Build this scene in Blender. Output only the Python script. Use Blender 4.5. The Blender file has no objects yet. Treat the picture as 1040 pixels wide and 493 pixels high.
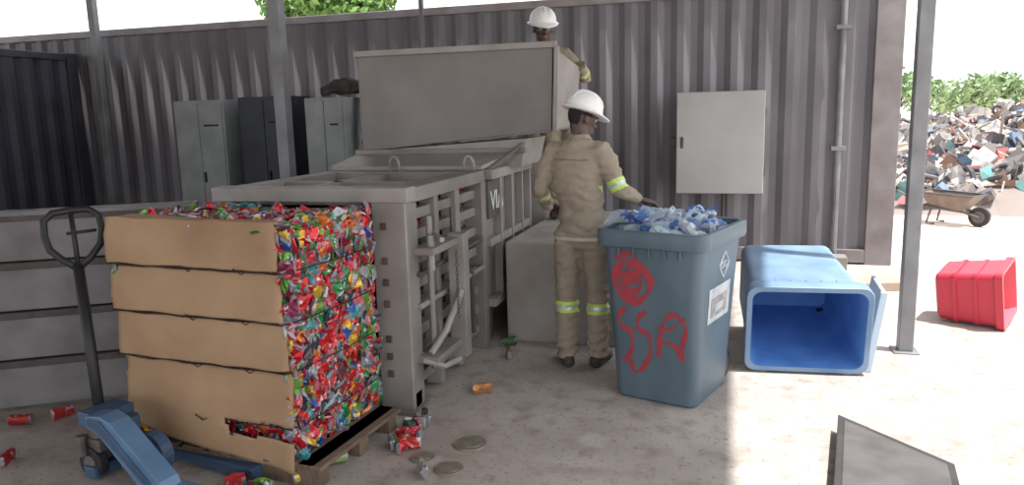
import bpy, math, random, bmesh
from mathutils import Vector, Matrix, noise
random.seed(7)
D=bpy.data; SC=bpy.context.scene
V=Vector
# ---------------------------------------------------------------- materials
def lin(c):
    return tuple((x/255/12.92 if x/255<=0.04045 else ((x/255+0.055)/1.055)**2.4) for x in c)+(1.0,)
def mat(name,col,rough=0.6,metal=0.0,col2=None,nscale=6,lo=0.35,hi=0.7,bump=0.0,bscale=40,attr=None,alpha=1,detail=8,streak=None):
    m=D.materials.new(name); m.use_nodes=True
    N=m.node_tree.nodes; L=m.node_tree.links; b=N['Principled BSDF']
    b.inputs['Roughness'].default_value=rough; b.inputs['Metallic'].default_value=metal
    b.inputs['Base Color'].default_value=lin(col)
    tc=N.new('ShaderNodeTexCoord'); out=None
    if attr:
        a=N.new('ShaderNodeAttribute'); a.attribute_name=attr; out=a.outputs['Color']
    if col2 is not None:
        n=N.new('ShaderNodeTexNoise'); n.inputs['Scale'].default_value=nscale; n.inputs['Detail'].default_value=detail
        if streak:
            mp=N.new('ShaderNodeMapping'); mp.inputs['Scale'].default_value=streak
            L.new(tc.outputs['Object'],mp.inputs['Vector']); L.new(mp.outputs['Vector'],n.inputs['Vector'])
        else: L.new(tc.outputs['Object'],n.inputs['Vector'])
        r=N.new('ShaderNodeMapRange'); r.inputs['From Min'].default_value=lo; r.inputs['From Max'].default_value=hi
        L.new(n.outputs['Fac'],r.inputs['Value'])
        mx=N.new('ShaderNodeMix'); mx.data_type='RGBA'
        mx.inputs['A'].default_value=lin(col); mx.inputs['B'].default_value=lin(col2)
        if out: L.new(out,mx.inputs['A'])
        L.new(r.outputs['Result'],mx.inputs['Factor']); out=mx.outputs['Result']
    if out: L.new(out,b.inputs['Base Color'])
    if bump>0:
        n2=N.new('ShaderNodeTexNoise'); n2.inputs['Scale'].default_value=bscale; n2.inputs['Detail'].default_value=6
        L.new(tc.outputs['Object'],n2.inputs['Vector'])
        bp=N.new('ShaderNodeBump'); bp.inputs['Strength'].default_value=bump; bp.inputs['Distance'].default_value=0.02
        L.new(n2.outputs['Fac'],bp.inputs['Height']); L.new(bp.outputs['Normal'],b.inputs['Normal'])
    if alpha<1: b.inputs['Alpha'].default_value=alpha
    return m
# ---------------------------------------------------------------- mesh builder
def perp(t,hint=None):
    t=t.normalized()
    h=V(hint) if hint is not None else (V((0,0,1)) if abs(t.z)<0.9 else V((1,0,0)))
    s=h-t*h.dot(t)
    if s.length<1e-4: s=V((0,1,0))-t*t.y
    s.normalize(); return s,t.cross(s)
class M:
    def __init__(s): s.v=[];s.f=[];s.m=[];s.c=[]
    def add(s,vs,fs,mi=0,col=None):
        o=len(s.v); s.v+= [tuple(p) for p in vs]
        s.f+= [tuple(i+o for i in f) for f in fs]; s.m+=[mi]*len(fs)
        s.c+=[col if col is not None else (0.5,0.5,0.5,1)]*len(vs)
    def obox(s,c,a,b,d,mi=0,col=None):
        c,a,b,d=V(c),V(a),V(b),V(d); vs=[]
        for k in(-1,1):
            for j in(-1,1):
                for i in(-1,1): vs.append(c+a*i+b*j+d*k)
        s.add(vs,[(0,2,3,1),(4,5,7,6),(0,1,5,4),(2,6,7,3),(0,4,6,2),(1,3,7,5)],mi,col)
    def box(s,x0,x1,y0,y1,z0,z1,mi=0,col=None):
        s.obox(((x0+x1)/2,(y0+y1)/2,(z0+z1)/2),((x1-x0)/2,0,0),(0,(y1-y0)/2,0),(0,0,(z1-z0)/2),mi,col)
    def loft(s,rings,mi=0,caps=True,closed=False,col=None):
        n=len(rings[0]); vs=[p for r in rings for p in r]; fs=[]
        R=len(rings)
        for k in range(R if closed else R-1):
            k2=(k+1)%R
            for i in range(n):
                j=(i+1)%n; fs.append((k*n+i,k*n+j,k2*n+j,k2*n+i))
        if caps and not closed:
            fs.append(tuple(reversed(range(n)))); fs.append(tuple((R-1)*n+i for i in range(n)))
        s.add(vs,fs,mi,col)
    def tube(s,pts,rad,seg=10,hint=None,mi=0,caps=True,col=None):
        pts=[V(p) for p in pts]; rings=[]; S=None
        for i,p in enumerate(pts):
            t=(pts[min(i+1,len(pts)-1)]-pts[max(i-1,0)])
            if hint is not None or S is None: S,Nn=perp(t,hint)
            else: S,Nn=perp(t,S)
            r=rad[i] if isinstance(rad,list) else rad
            a,b=(r if isinstance(r,tuple) else (r,r))
            rings.append([p+S*(a*math.cos(q*2*math.pi/seg))+Nn*(b*math.sin(q*2*math.pi/seg)) for q in range(seg)])
        s.loft(rings,mi,caps,False,col)
    def ell(s,c,ax,ay,az,seg=14,rg=9,mi=0,col=None):
        c,ax,ay,az=V(c),V(ax),V(ay),V(az); rings=[]
        for k in range(1,rg):
            th=math.pi*k/rg
            rings.append([c+az*(-math.cos(th))+(ax*math.cos(q*2*math.pi/seg)+ay*math.sin(q*2*math.pi/seg))*math.sin(th) for q in range(seg)])
        n=seg; vs=[c-az]+[p for r in rings for p in r]+[c+az]; fs=[]
        for i in range(n): fs.append((0,1+(i+1)%n,1+i))
        for k in range(len(rings)-1):
            for i in range(n):
                j=(i+1)%n; fs.append((1+k*n+i,1+k*n+j,1+(k+1)*n+j,1+(k+1)*n+i))
        l=len(vs)-1; o=1+(len(rings)-1)*n
        for i in range(n): fs.append((o+i,o+(i+1)%n,l))
        s.add(vs,fs,mi,col)
    def prism(s,poly,off,mi=0,col=None):
        off=V(off); n=len(poly); a=[V(p) for p in poly]; b=[p+off for p in a]
        s.add(a+b,[tuple(reversed(range(n))),tuple(range(n,2*n))]+[(i,(i+1)%n,n+(i+1)%n,n+i) for i in range(n)],mi,col)
    def obj(s,name,mats,parent=None,smooth=False,bevel=0,color=False,fixn=True):
        me=D.meshes.new(name); me.from_pydata(s.v,[],s.f)
        for m in mats: me.materials.append(m)
        me.polygons.foreach_set('material_index',s.m)
        if color:
            a=me.color_attributes.new('Col','FLOAT_COLOR','POINT')
            a.data.foreach_set('color',[x for c in s.c for x in c])
        if fixn:
            bm=bmesh.new(); bm.from_mesh(me); bmesh.ops.recalc_face_normals(bm,faces=bm.faces); bm.to_mesh(me); bm.free()
        if smooth: me.polygons.foreach_set('use_smooth',[True]*len(me.polygons))
        me.update()
        o=D.objects.new(name,me); SC.collection.objects.link(o)
        if parent: o.parent=parent
        if bevel:
            b=o.modifiers.new('bevel','BEVEL'); b.width=bevel; b.segments=2; b.limit_method='ANGLE'; b.angle_limit=0.7
        return o
def empty(name,mw=None):
    e=D.objects.new(name,None); e.empty_display_size=0.1; SC.collection.objects.link(e)
    if mw is not None: e.matrix_world=mw
    return e
def remesh(o,vox,smooth_it=2,disp=None,dscale=0.1):
    r=o.modifiers.new('r','REMESH'); r.mode='VOXEL'; r.voxel_size=vox; r.use_smooth_shade=True
    if smooth_it:
        q=o.modifiers.new('s','SMOOTH'); q.iterations=smooth_it; q.factor=0.5
    dg=bpy.context.evaluated_depsgraph_get(); dg.update()
    me=D.meshes.new_from_object(o.evaluated_get(dg)); o.modifiers.clear()
    mats=[m for m in o.data.materials]; o.data=me; me.materials.clear()
    for m in mats: me.materials.append(m)
    if disp:
        me.update()
        ns=[v.normal.copy() for v in me.vertices]
        for v,n in zip(me.vertices,ns):
            p=v.co; q=V((p.x/dscale,p.y/dscale,p.z/dscale*1.9))
            v.co=p+n*(disp*(noise.noise(q)+0.5*noise.noise(q*2.3)-abs(noise.noise(q*1.3+V((5,1,2))))*0.6))
    me.polygons.foreach_set('use_smooth',[True]*len(me.polygons))
    return o
def rrect(hx,hy,r,z,n=5,cx=0,cy=0):
    pts=[]
    for (sx,sy,a0) in((1,1,0),(-1,1,90),(-1,-1,180),(1,-1,270)):
        for i in range(n):
            a=math.radians(a0+90*i/(n-1))
            pts.append(V((cx+sx*(hx-r)+r*math.cos(a),cy+sy*(hy-r)+r*math.sin(a),z)))
    return pts
# ---------------------------------------------------------------- camera
cam=D.cameras.new('camera'); co=D.objects.new('camera',cam); SC.collection.objects.link(co)
cam.sensor_width=36; cam.lens=763/1040*36; cam.clip_end=300
co.matrix_world=Matrix.Translation((0,0,1.65))@Matrix.Rotation(math.radians(16.2),4,'Z')@Matrix.Rotation(math.radians(80.3),4,'X')@Matrix.Rotation(-0.026,4,'Z')
SC.camera=co
# ---------------------------------------------------------------- light
w=D.worlds.new('World'); SC.world=w; w.use_nodes=True
bg=w.node_tree.nodes['Background']; bg.inputs['Color'].default_value=(0.92,0.96,1.0,1); bg.inputs['Strength'].default_value=2.1
sun=D.lights.new('sun','SUN'); sun.energy=8.5; sun.angle=0.02; sun.color=(1,0.97,0.93)
so=D.objects.new('sun',sun); SC.collection.objects.link(so)
so.rotation_euler=V((0.33,-0.07,1)).to_track_quat('Z','Y').to_euler(); so.location=(5,-2,12)
SC.view_settings.view_transform='Standard'; SC.view_settings.exposure=0.0; SC.view_settings.gamma=1.06
# ---------------------------------------------------------------- palette
m_steel=mat('baler_paint',(142,136,132),0.5,0.15,(116,110,106),3,bump=0.08)
m_hop=mat('hopper_paint',(130,125,122),0.5,0.15,(110,105,102),2)
m_steel_d=mat('baler_dark',(92,88,88),0.55,0.2,(70,66,64),5)
m_steel_l=mat('baler_light',(156,151,147),0.5,0.15,(134,127,122),4)
m_dark=mat('dark_gap',(34,32,34),0.8)
m_rust=mat('rust',(98,72,58),0.8,0,(66,50,42),12)
m_white=mat('white_paint',(225,225,222),0.5)
m_black=mat('black_rubber',(30,30,33),0.55)
m_grey=mat('grey_post',(128,128,132),0.5,0.2,(106,104,106),5)
# ---------------------------------------------------------------- ground
def make_ground():
    m=D.materials.new('ground_concrete'); m.use_nodes=True; N=m.node_tree.nodes; L=m.node_tree.links; b=N['Principled BSDF']
    b.inputs['Roughness'].default_value=0.85
    tc=N.new('ShaderNodeTexCoord')
    def nz(sc,det=8,lo=0.4,hi=0.65):
        n=N.new('ShaderNodeTexNoise'); n.inputs['Scale'].default_value=sc; n.inputs['Detail'].default_value=det
        L.new(tc.outputs['Object'],n.inputs['Vector'])
        r=N.new('ShaderNodeMapRange'); r.inputs['From Min'].default_value=lo; r.inputs['From Max'].default_value=hi
        L.new(n.outputs['Fac'],r.inputs['Value']); return r.outputs['Result']
    def mix(f,a,c,fv=None):
        x=N.new('ShaderNodeMix'); x.data_type='RGBA'
        if isinstance(a,tuple): x.inputs['A'].default_value=lin(a)
        else: L.new(a,x.inputs['A'])
        if isinstance(c,tuple): x.inputs['B'].default_value=lin(c)
        else: L.new(c,x.inputs['B'])
        if fv is not None:
            mu=N.new('ShaderNodeMath'); mu.operation='MULTIPLY'; mu.inputs[1].default_value=fv; L.new(f,mu.inputs[0]); f=mu.outputs[0]
        L.new(f,x.inputs['Factor']); return x.outputs['Result']
    c=mix(nz(1.1),(178,168,160),(154,143,136))
    c=mix(nz(7,10,0.50,0.72),c,(120,106,98),0.6)
    c=mix(nz(35,6,0.59,0.69),c,(96,86,80),0.6)
    c=mix(nz(90,4,0.62,0.70),c,(86,76,70),0.6)
    c=mix(nz(2.3,4,0.6,0.7),c,(196,188,180),0.6)
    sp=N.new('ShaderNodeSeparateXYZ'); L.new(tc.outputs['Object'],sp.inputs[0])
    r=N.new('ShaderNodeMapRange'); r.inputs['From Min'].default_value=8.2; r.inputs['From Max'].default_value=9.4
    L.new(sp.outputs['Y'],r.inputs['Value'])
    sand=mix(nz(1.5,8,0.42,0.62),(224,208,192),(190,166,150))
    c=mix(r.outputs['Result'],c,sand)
    L.new(c,b.inputs['Base Color'])
    n=N.new('ShaderNodeTexNoise'); n.inputs['Scale'].default_value=30; n.inputs['Detail'].default_value=8; L.new(tc.outputs['Object'],n.inputs['Vector'])
    bp=N.new('ShaderNodeBump'); bp.inputs['Strength'].default_value=0.25; bp.inputs['Distance'].default_value=0.01
    L.new(n.outputs['Fac'],bp.inputs['Height']); L.new(bp.outputs['Normal'],b.inputs['Normal'])
    g=M(); g.add([(-90,-60,0),(90,-60,0),(90,120,0),(-90,120,0)],[(0,1,2,3)]); g.obj('ground',[m])
make_ground()
# ---------------------------------------------------------------- containers
m_cont=mat('container_paint',(116,113,118),0.5,0.1,(92,88,92),2.2,0.35,0.7,bump=0.03,streak=(1,1,0.35))
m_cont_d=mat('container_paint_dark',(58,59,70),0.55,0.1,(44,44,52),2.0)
m_rail=mat('container_rail',(134,129,131),0.55,0.1,(112,103,101),4)
def corr(mb,p0,p1,z0,z1,out,depth=0.036,pitch=0.278):
    p0,p1,out=V(p0),V(p1),V(out); d=(p1-p0); Ln=d.length; d.normalize()
    prof=[(0,0),(0.072,0),(0.14,1),(0.21,1)]
    pts=[]; x=0
    while x<Ln:
        for a,b in prof:
            if x+a<Ln: pts.append(p0+d*(x+a)-out*(depth*b))
        x+=pitch
    pts.append(p1); n=len(pts)
    vs=[V((p.x,p.y,z0)) for p in pts]+[V((p.x,p.y,z1)) for p in pts]
    mb.add(vs,[(i,i+1,n+i+1,n+i) for i in range(n-1)])
def container(name,x0,x1,y0,y1,h,mw,mr,post=0.16):
    e=empty(name)
    w_=M(); e_=0.03; z0=0.16; z1=h-0.1
    corr(w_,(x0+post,y0+e_,0),(x1-post,y0+e_,0),z0,z1,(0,-1,0))
    corr(w_,(x1-e_,y0+post,0),(x1-e_,y1-post,0),z0,z1,(1,0,0))
    corr(w_,(x1-post,y1-e_,0),(x0+post,y1-e_,0),z0,z1,(0,1,0))
    corr(w_,(x0+e_,y1-post,0),(x0+e_,y0+post,0),z0,z1,(-1,0,0))
    w_.obj('corrugated_walls',[mw],e)
    r=M()
    for (a,b) in((x0,y0),(x1-post,y0),(x0,y1-post),(x1-post,y1-post)):
        r.box(a,a+post,b,b+post,0.0,h)
    for y in(y0,y1-0.12):
        r.box(x0+post,x1-post,y,y+0.12,0.02,0.16); r.box(x0+post,x1-post,y+0.01,y+0.11,h-0.1,h-0.01)
    for x in(x0,x1-0.12):
        r.box(x,x+0.12,y0+post,y1-post,0.02,0.16); r.box(x+0.01,x+0.11,y0+post,y1-post,h-0.1,h-0.01)
    r.box(x0+0.06,x1-0.06,y0+0.06,y1-0.06,h-0.07,h-0.04); r.box(x0+0.06,x1-0.06,y0+0.1,y1-0.1,0.1,0.14)
    r.obj('frame',[mr],e,bevel=0.008)
    return e
container('shipping_container',-10.55,1.64,8.41,10.85,2.9,m_cont,m_rail,0.26)
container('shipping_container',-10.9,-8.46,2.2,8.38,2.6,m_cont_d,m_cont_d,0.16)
p=M(); p.tube([(1.07,8.36,0),(1.07,8.36,3.6)],0.035,12); p.box(1.0,1.14,8.3,8.41,1.2,1.24); p.box(1.0,1.14,8.3,8.41,2.4,2.44)
p.obj('downpipe',[m_grey])
# ---------------------------------------------------------------- canopy roof & posts
r=M(); n=60
for i in range(n):
    xa=-11.2+12.5*i/n; xb=-11.2+12.5*(i+1)/n; xm=(xa+xb)/2
    r.add([(xa,-5,3.78),(xm,-5,3.83),(xb,-5,3.78),(xb,8.3,3.78),(xm,8.3,3.83),(xa,8.3,3.78)],[(0,1,4,5),(1,2,3,4)])
for y in(-4.9,0.3,5.42,8.15): r.box(-11.2,1.3,y-0.05,y+0.05,3.64,3.78)
for x in(-8.1,-3.47,1.17): r.box(x-0.04,x+0.04,-5,8.3,3.56,3.64)
r.obj('canopy_roof',[mat('roof_sheet',(150,150,152),0.5,0.2,(122,114,108),3)])
def post(x,y,hw,h=3.6,z0=0.0):
    q=M(); q.box(x-hw,x+hw,y-hw,y+hw,z0+0.012,h); q.box(x-hw*1.8,x+hw*1.8,y-hw*1.8,y+hw*1.8,z0,z0+0.012); q.obj('steel_post',[m_grey],bevel=0.006)
post(1.17,5.42,0.045); post(-3.47,5.42,0.050); post(-7.75,8.0,0.045); post(-3.42,8.3,0.025)
post(1.17,0.3,0.045); post(-8.1,0.3,0.045); post(-8.1,-4.9,0.045); post(1.17,-4.9,0.045)
# ---------------------------------------------------------------- cans
CANC=[(186,26,34)]*11+[(202,50,58)]*7+[(206,104,116)]*3+[(158,160,166)]*4+[(122,126,134)]*4+[(40,122,62)]*4+[(104,156,66)]*4+[(214,168,48)]*3+[(206,108,44)]*3+[(58,60,70)]*4+[(44,78,158)]*2+[(66,146,152)]*2+[(120,36,66)]*2+[(96,56,56)]*3
def can(mb,c,ax,up,L=0.115,R=0.033,crush=0.45,cr=0.005,seg=9,col=None,clean=False):
    ax=V(ax).normalized(); s,t=perp(ax,up); c=V(c); col=lin(col or random.choice(CANC)); silver=lin((150,150,156))
    rings=[]
    prof=[(-0.5,0.78),(-0.44,1.0),(-0.15,1.0),(0.15,1.0),(0.44,1.0),(0.5,0.8)]
    bend=0 if clean else random.uniform(-0.012,0.012)
    for k,(l,rr) in enumerate(prof):
        o=c+ax*(l*L)+s*(bend*(1-4*l*l)); R2=R*rr
        rings.append([o+s*(R2*math.cos(q*6.2832/seg)*(1 if clean else 1.15)+random.uniform(-cr,cr))+t*(R2*crush*math.sin(q*6.2832/seg)+random.uniform(-cr,cr)) for q in range(seg)])
    o=len(mb.v); mb.loft(rings,0,True,False,col)
    for q in list(range(seg))+list(range(5*seg,6*seg)): mb.c[o+q]=silver
m_can=mat('can_metal',(200,30,40),0.33,0.45,(186,182,186),32,0.61,0.66,attr='Col',detail=3)
def rv(): 
    return V((random.gauss(0,1),random.gauss(0,1),random.gauss(0,1))).normalized()
def face_fill(mb,o,a,b,nrm,sp=0.045,jit=0.02,dep=0.013,flat=0.35):
    o,a,b,nrm=V(o),V(a),V(b),V(nrm); la,lb=a.length,b.length; na=max(1,int(la/sp)); nb=max(1,int(lb/sp))
    for i in range(na+1):
        for j in range(nb+1):
            p=o+a*(i/na)+b*(j/nb)+a.normalized()*random.uniform(-jit,jit)+b.normalized()*random.uniform(-jit,jit)+nrm*random.uniform(-dep,dep)
            d=rv(); d=d-nrm*(d.dot(nrm)*0.75)
            up=(d.cross(nrm)+rv()*flat) if random.random()<0.8 else rv()
            can(mb,p,d,up,L=random.uniform(0.055,0.085),R=random.uniform(0.024,0.035),crush=random.uniform(0.18,0.42),cr=0.0045)
bale=empty('aluminium_can_bale')
bm_=M(); X0,X1,Y0,Y1,Z0,Z1=-2.85,-1.885,2.86,3.50,0.13,1.17
bm_.box(X0+0.02,X1-0.015,Y0+0.02,Y1-0.02,Z0+0.02,Z1-0.015,0,lin((80,46,48)))  # dark solid core added behind the cans to block light
face_fill(bm_,(X1,Y0,Z0),(0,Y1-Y0+0.05,0),(0,0,Z1-Z0),(1,0,0),0.033)
face_fill(bm_,(X0,Y0,Z1),(X1-X0,0,0),(0,Y1-Y0,0),(0,0,1),0.046)
face_fill(bm_,(X0,Y0,Z0),(0,Y1-Y0,0),(0,0,Z1-Z0),(-1,0,0),0.06)
face_fill(bm_,(X0,Y0,Z0),(X1-X0,0,0),(0,0,0.35),(0,-1,0),0.045)
face_fill(bm_,(X1-0.02,Y0-0.02,Z0),(0.04,0,0),(0,0,Z1-Z0),(0,-1,0),0.035,dep=0.008)
bm_.obj('crushed_cans',[m_can],bale,color=True)
# cardboard: four overlapping flat sheets, each with its own tilt and ragged edges, dark gaps between
m_card=mat('cardboard',(172,140,108),0.88,0,(142,110,82),2.2,0.35,0.75,bump=0.08)
cb=M()
def sheet(z0,z1,xl,xr,tear=0,seed=0,ytop=2.822,ybot=2.800):
    nx,nz=44,26; vs=[]; fs=[]
    for k in range(nz+1):
        for i in range(nx+1):
            u=i/nx; t=k/nz; zz0=z0+0.008*noise.noise(V((u*6,seed,0)))+ (tear*(1-u)); zz1=z1+0.007*noise.noise(V((u*7,seed,4)))
            z=zz0+(zz1-zz0)*t; x=xl+(xr-xl)*u+0.006*noise.noise(V((seed,z*20,1)))
            y=ybot+(ytop-ybot)*t-0.007*noise.noise(V((x*3,z*5,seed)))-0.0025*noise.noise(V((x*16,z*22,3)))-0.010*math.sin(math.pi*t)
            if tear and z<0.34: y-=0.045*(0.34-z)/0.3*(0.6+0.5*math.sin(x*7))
            if u>0.97: y+=0.012*(u-0.97)/0.03
            vs.append((x,y,z))
    for k in range(nz):
        for i in range(nx):
            a=k*(nx+1)+i; zc=vs[a][2]; u=i/nx
            if tear and 0.20<zc<0.265+0.012*noise.noise(V((u*20,3,0))) and 0.60+0.5*(0.265-zc)<u<0.985: continue
            fs.append((a,a+1,a+nx+2,a+nx+1))
    cb.add(vs,fs)
sheet(0.995,1.212,-2.88,-1.885,0,1); sheet(0.766,0.978,-2.87,-1.880,0,2); sheet(0.540,0.748,-2.86,-1.868,0,3); sheet(0.055,0.522,-2.84,-1.862,0.14,4)
o=cb.obj('cardboard_sheet',[m_card],bale,smooth=True); sm=o.modifiers.new('sol','SOLIDIFY'); sm.thickness=0.005
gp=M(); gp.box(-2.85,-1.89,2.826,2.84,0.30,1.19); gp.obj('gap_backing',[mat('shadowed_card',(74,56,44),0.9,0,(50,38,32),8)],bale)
tp=M(); tp.add([(-2.86,2.82,1.210),(-1.89,2.82,1.210),(-1.92,2.88,1.215),(-2.2,2.87,1.212),(-2.83,2.93,1.215)],[(0,1,2,3,4)]); o=tp.obj('cardboard_top_flap',[m_card],bale); sm=o.modifiers.new('sol','SOLIDIFY'); sm.thickness=0.005
wr=M()
for z in (0.531,0.757,0.987,0.27):
    pts=[(-2.90,3.2,z),(-2.885,2.83,z)]+[(-2.88+1.0*i/14,2.797+0.003*math.sin(i*2),z+0.004*math.sin(i*1.7)) for i in range(15)]+[(-1.85,2.86,z),(-1.84,3.2,z-0.005),(-1.845,3.5,z)]
    wr.tube(pts,0.0035,6)
    for kx in(-2.42,-2.12): wr.tube([(kx,2.795,z),(kx+0.03,2.765,z+0.02),(kx+0.07,2.77,z-0.005),(kx+0.10,2.76,z+0.012)],0.003,5)
wr.obj('baling_wires',[mat('wire',(60,50,46),0.5,0.6)],bale)
pv=V((-1.88,2.84,0)); bale.matrix_world=Matrix.Translation(pv)@Matrix.Rotation(math.radians(-5.0),4,'Z')@Matrix.Translation(-pv)
pl=M()
for yy in(2.80,3.14,3.42): pl.box(-2.84,-1.74,yy,yy+0.08,0.0,0.09)
for i in range(7): pl.box(-2.84+i*0.16,-2.72+i*0.16,2.79,3.52,0.09,0.11)
pl.box(-1.85,-1.72,2.79,3.52,0.09,0.11)
pal=pl.obj('wooden_pallet',[mat('pallet_wood',(118,98,82),0.8,0,(88,70,58),8,streak=(8,1,1))],bevel=0.004)
pal.matrix_world=bale.matrix_world.copy()
# ---------------------------------------------------------------- baling press
bp=empty('baling_press')
b=M(); yf=3.66
b.box(-1.85,-1.655,yf,yf+0.025,0.03,1.27,2); b.box(-1.68,-1.655,yf+0.025,yf+0.16,0.03,1.27,0); b.box(-1.84,-1.815,yf+0.025,yf+0.16,0.03,1.27,0)
b.box(-1.86,-1.63,yf-0.01,yf+0.18,0,0.03,0)
b.box(-2.84,-2.74,yf,yf+0.14,0,1.27,0)
b.box(-2.84,-1.63,yf-0.02,yf+0.10,1.20,1.28,2)
b.box(-2.84,-1.655,yf+0.03,yf+0.12,0.02,0.12,0)
for z in(0.22,0.32,0.42,0.62,0.74,0.86,1.05): b.box(-1.80,-1.765,yf-0.012,yf+0.002,z,z+0.04,4)
b.box(-1.80,-1.64,yf+0.10,5.0,1.19,1.27,0); b.box(-2.84,-2.72,yf+0.10,5.0,1.19,1.27,0)
b.box(-2.72,-1.80,4.86,5.0,1.19,1.27,0); b.box(-2.72,-1.80,4.2,4.28,1.20,1.26,0); b.box(-2.72,-1.80,yf+0.1,4.86,1.17,1.19,2)
b.box(-2.40,-2.32,yf+0.10,4.86,1.19,1.26,0)
for z in(0.12,0.26,0.40,0.54,0.68,0.82,0.96,1.08): b.box(-1.755,-1.69,yf+0.16,5.0,z,z+0.06,0)
b.box(-1.78,-1.765,yf+0.16,5.0,0.12,0.62,1); b.box(-1.78,-1.765,yf+0.16,5.0,0.70,0.90,1)
b.box(-1.76,-1.66,4.10,4.16,0.03,1.2,0); b.box(-1.76,-1.66,4.45,4.53,0.03,1.2,2); b.box(-1.78,-1.64,4.92,5.02,0.0,1.2,0)
b.box(-2.84,-2.78,yf+0.14,5.0,0.12,1.19,0)
b.box(-2.84,-1.66,5.02,7.3,0.28,1.26,0)
for y in(5.25,5.55,5.85,6.1): b.box(-1.66,-1.60,y,y+0.03,0.28,1.26,2)
b.box(-1.66,-1.59,5.02,6.14,1.20,1.27,2); b.box(-1.66,-1.59,5.02,6.14,0.28,0.34,2); b.box(-1.66,-1.61,5.02,6.14,0.72,0.78,2)
b.box(-1.645,-1.62,5.02,5.30,0.92,1.19,1)
for y in(5.1,6.0,7.1):
    b.box(-1.8,-1.68,y,y+0.12,0,0.28,0); b.box(-2.82,-2.70,y,y+0.12,0,0.28,0)
b.prism([(-2.84,5.46,1.26),(-1.50,5.46,1.26),(-1.45,5.46,1.47),(-2.84,5.46,1.385)],(0,0.6,0),2)
b.prism([(-1.66,5.03,1.26),(-1.50,5.46,1.44),(-1.50,6.0,1.44),(-1.66,6.1,1.26)],(0.03,0,0),0)
b.prism([(-2.84,5.0,1.27),(-1.66,5.0,1.27),(-1.55,5.45,1.34),(-2.84,5.45,1.34)],(0,0,0.03),2)
b.box(-2.86,-1.46,5.44,5.5,1.36,1.40,0)
b.box(-1.66,-1.53,3.74,4.20,0.90,0.94,0); b.box(-1.66,-1.53,3.74,4.20,0.28,0.32,0)
b.box(-1.60,-1.50,4.13,4.22,0.20,0.96,2)
b.tube([(-1.58,3.82,1.0),(-1.58,3.82,0.80)],0.022,8,mi=2); b.tube([(-1.48,3.74,0.99),(-1.62,3.96,0.99)],0.016,8,mi=2)
b.tube([(-1.60,3.80,0.32),(-1.56,3.95,0.42),(-1.52,4.12,0.62)],0.022,8,mi=2)
b.tube([(-1.62,3.74,0.30),(-1.5,3.76,0.27),(-1.46,3.9,0.27)],0.018,8,mi=2)
b.tube([(-1.62,3.9,0.2),(-1.62,3.9,1.1)],0.02,8,mi=0); b.tube([(-1.63,4.3,0.2),(-1.63,4.3,1.1)],0.016,8,mi=1)
b.tube([(-1.64,3.78,0.60),(-1.64,4.9,0.60)],0.018,8,mi=2); b.tube([(-1.64,3.78,0.78),(-1.64,4.9,0.80)],0.014,8,mi=1)
for yy in(4.4,4.62): b.box(-1.69,-1.62,yy,yy+0.04,0.2,0.62,1)
b.tube([(-2.3,7.3,0.75),(-2.3,7.9,0.75)],0.12,16,mi=1)
b.obj('press_body',[m_steel,m_steel_d,m_steel_l,m_dark,m_rust],bp,bevel=0.004)
ch=M()
for i in range(16):
    z=0.88-0.025*i; a_=(V((0.008,0,0)) if i%2 else V((0,0.008,0))); c_=V((-1.49,3.98,z))
    ch.tube([c_+a_*math.cos(q*0.7854)+V((0,0,0.016))*math.sin(q*0.7854) for q in range(9)],0.003,5,caps=False)
ch.obj('chain',[m_steel_d],bp)
lr=M()
for (cx,cy) in((-2.30,4.95),(-1.72,4.9)):
    lr.tube([(cx-0.035,cy,1.26),(cx-0.035,cy,1.33),(cx-0.02,cy,1.365),(cx,cy,1.375),(cx+0.02,cy,1.365),(cx+0.035,cy,1.33),(cx+0.035,cy,1.26)],0.010,8)
lr.obj('lifting_eyes',[m_steel_l],bp,smooth=True)
h=M(); T=0.015
h.prism([(-2.81,5.5,1.385),(-1.26,5.5,1.53),(-1.24,5.5,2.13),(-2.81,5.5,2.15)],(0,T,0),0)
h.prism([(-2.81,6.05,1.385),(-1.20,6.05,1.55),(-1.16,6.05,2.0),(-1.45,6.05,2.13),(-2.81,6.05,2.15)],(0,T,0),0)
h.prism([(-2.81,5.5,1.385),(-2.81,6.06,1.385),(-2.81,6.06,2.15),(-2.81,5.5,2.15)],(-T,0,0),0)
h.prism([(-1.26,5.5,1.53),(-1.20,6.06,1.55),(-1.155,6.06,2.0),(-1.24,5.5,2.12)],(-T,0,0),1)
h.prism([(-2.0,5.5,1.46),(-1.26,5.5,1.53),(-1.20,6.06,1.55),(-2.0,6.06,1.47)],(0,0,-T),0)
h.box(-2.84,-1.22,5.465,5.5,2.12,2.165,1); h.box(-2.845,-2.81,5.47,6.09,2.12,2.165,0)
h.prism([(-1.25,5.46,1.52),(-1.23,5.46,2.13),(-1.20,5.46,2.13),(-1.22,5.46,1.52)],(0,0.04,0),1)
h.obj('hopper',[m_hop,m_steel_l],bp,bevel=0.003)
cs=M(); cs.box(-2.70,-1.82,yf+0.2,4.95,0.14,1.14,0,lin((60,40,42)))
face_fill(cs,(-1.79,yf+0.2,0.92),(0,1.2,0),(0,0,0.21),(1,0,0),0.045,dep=0.008); face_fill(cs,(-1.80,yf+0.2,0.655),(0,1.2,0),(0,0,0.02),(1,0,0),0.045,dep=0.004)
cs.obj('cans_in_chamber',[m_can],bp,color=True)
tx=D.curves.new('lettering','FONT'); tx.body='VIA'; tx.size=0.2; tx.extrude=0.002; to=D.objects.new('lettering',tx); SC.collection.objects.link(to); tx.materials.append(m_white); to.parent=bp
to.matrix_world=Matrix.Translation((-1.615,5.04,0.98))@Matrix.Rotation(math.radians(90),4,'Z')@Matrix.Rotation(math.radians(90),4,'X')
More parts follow.
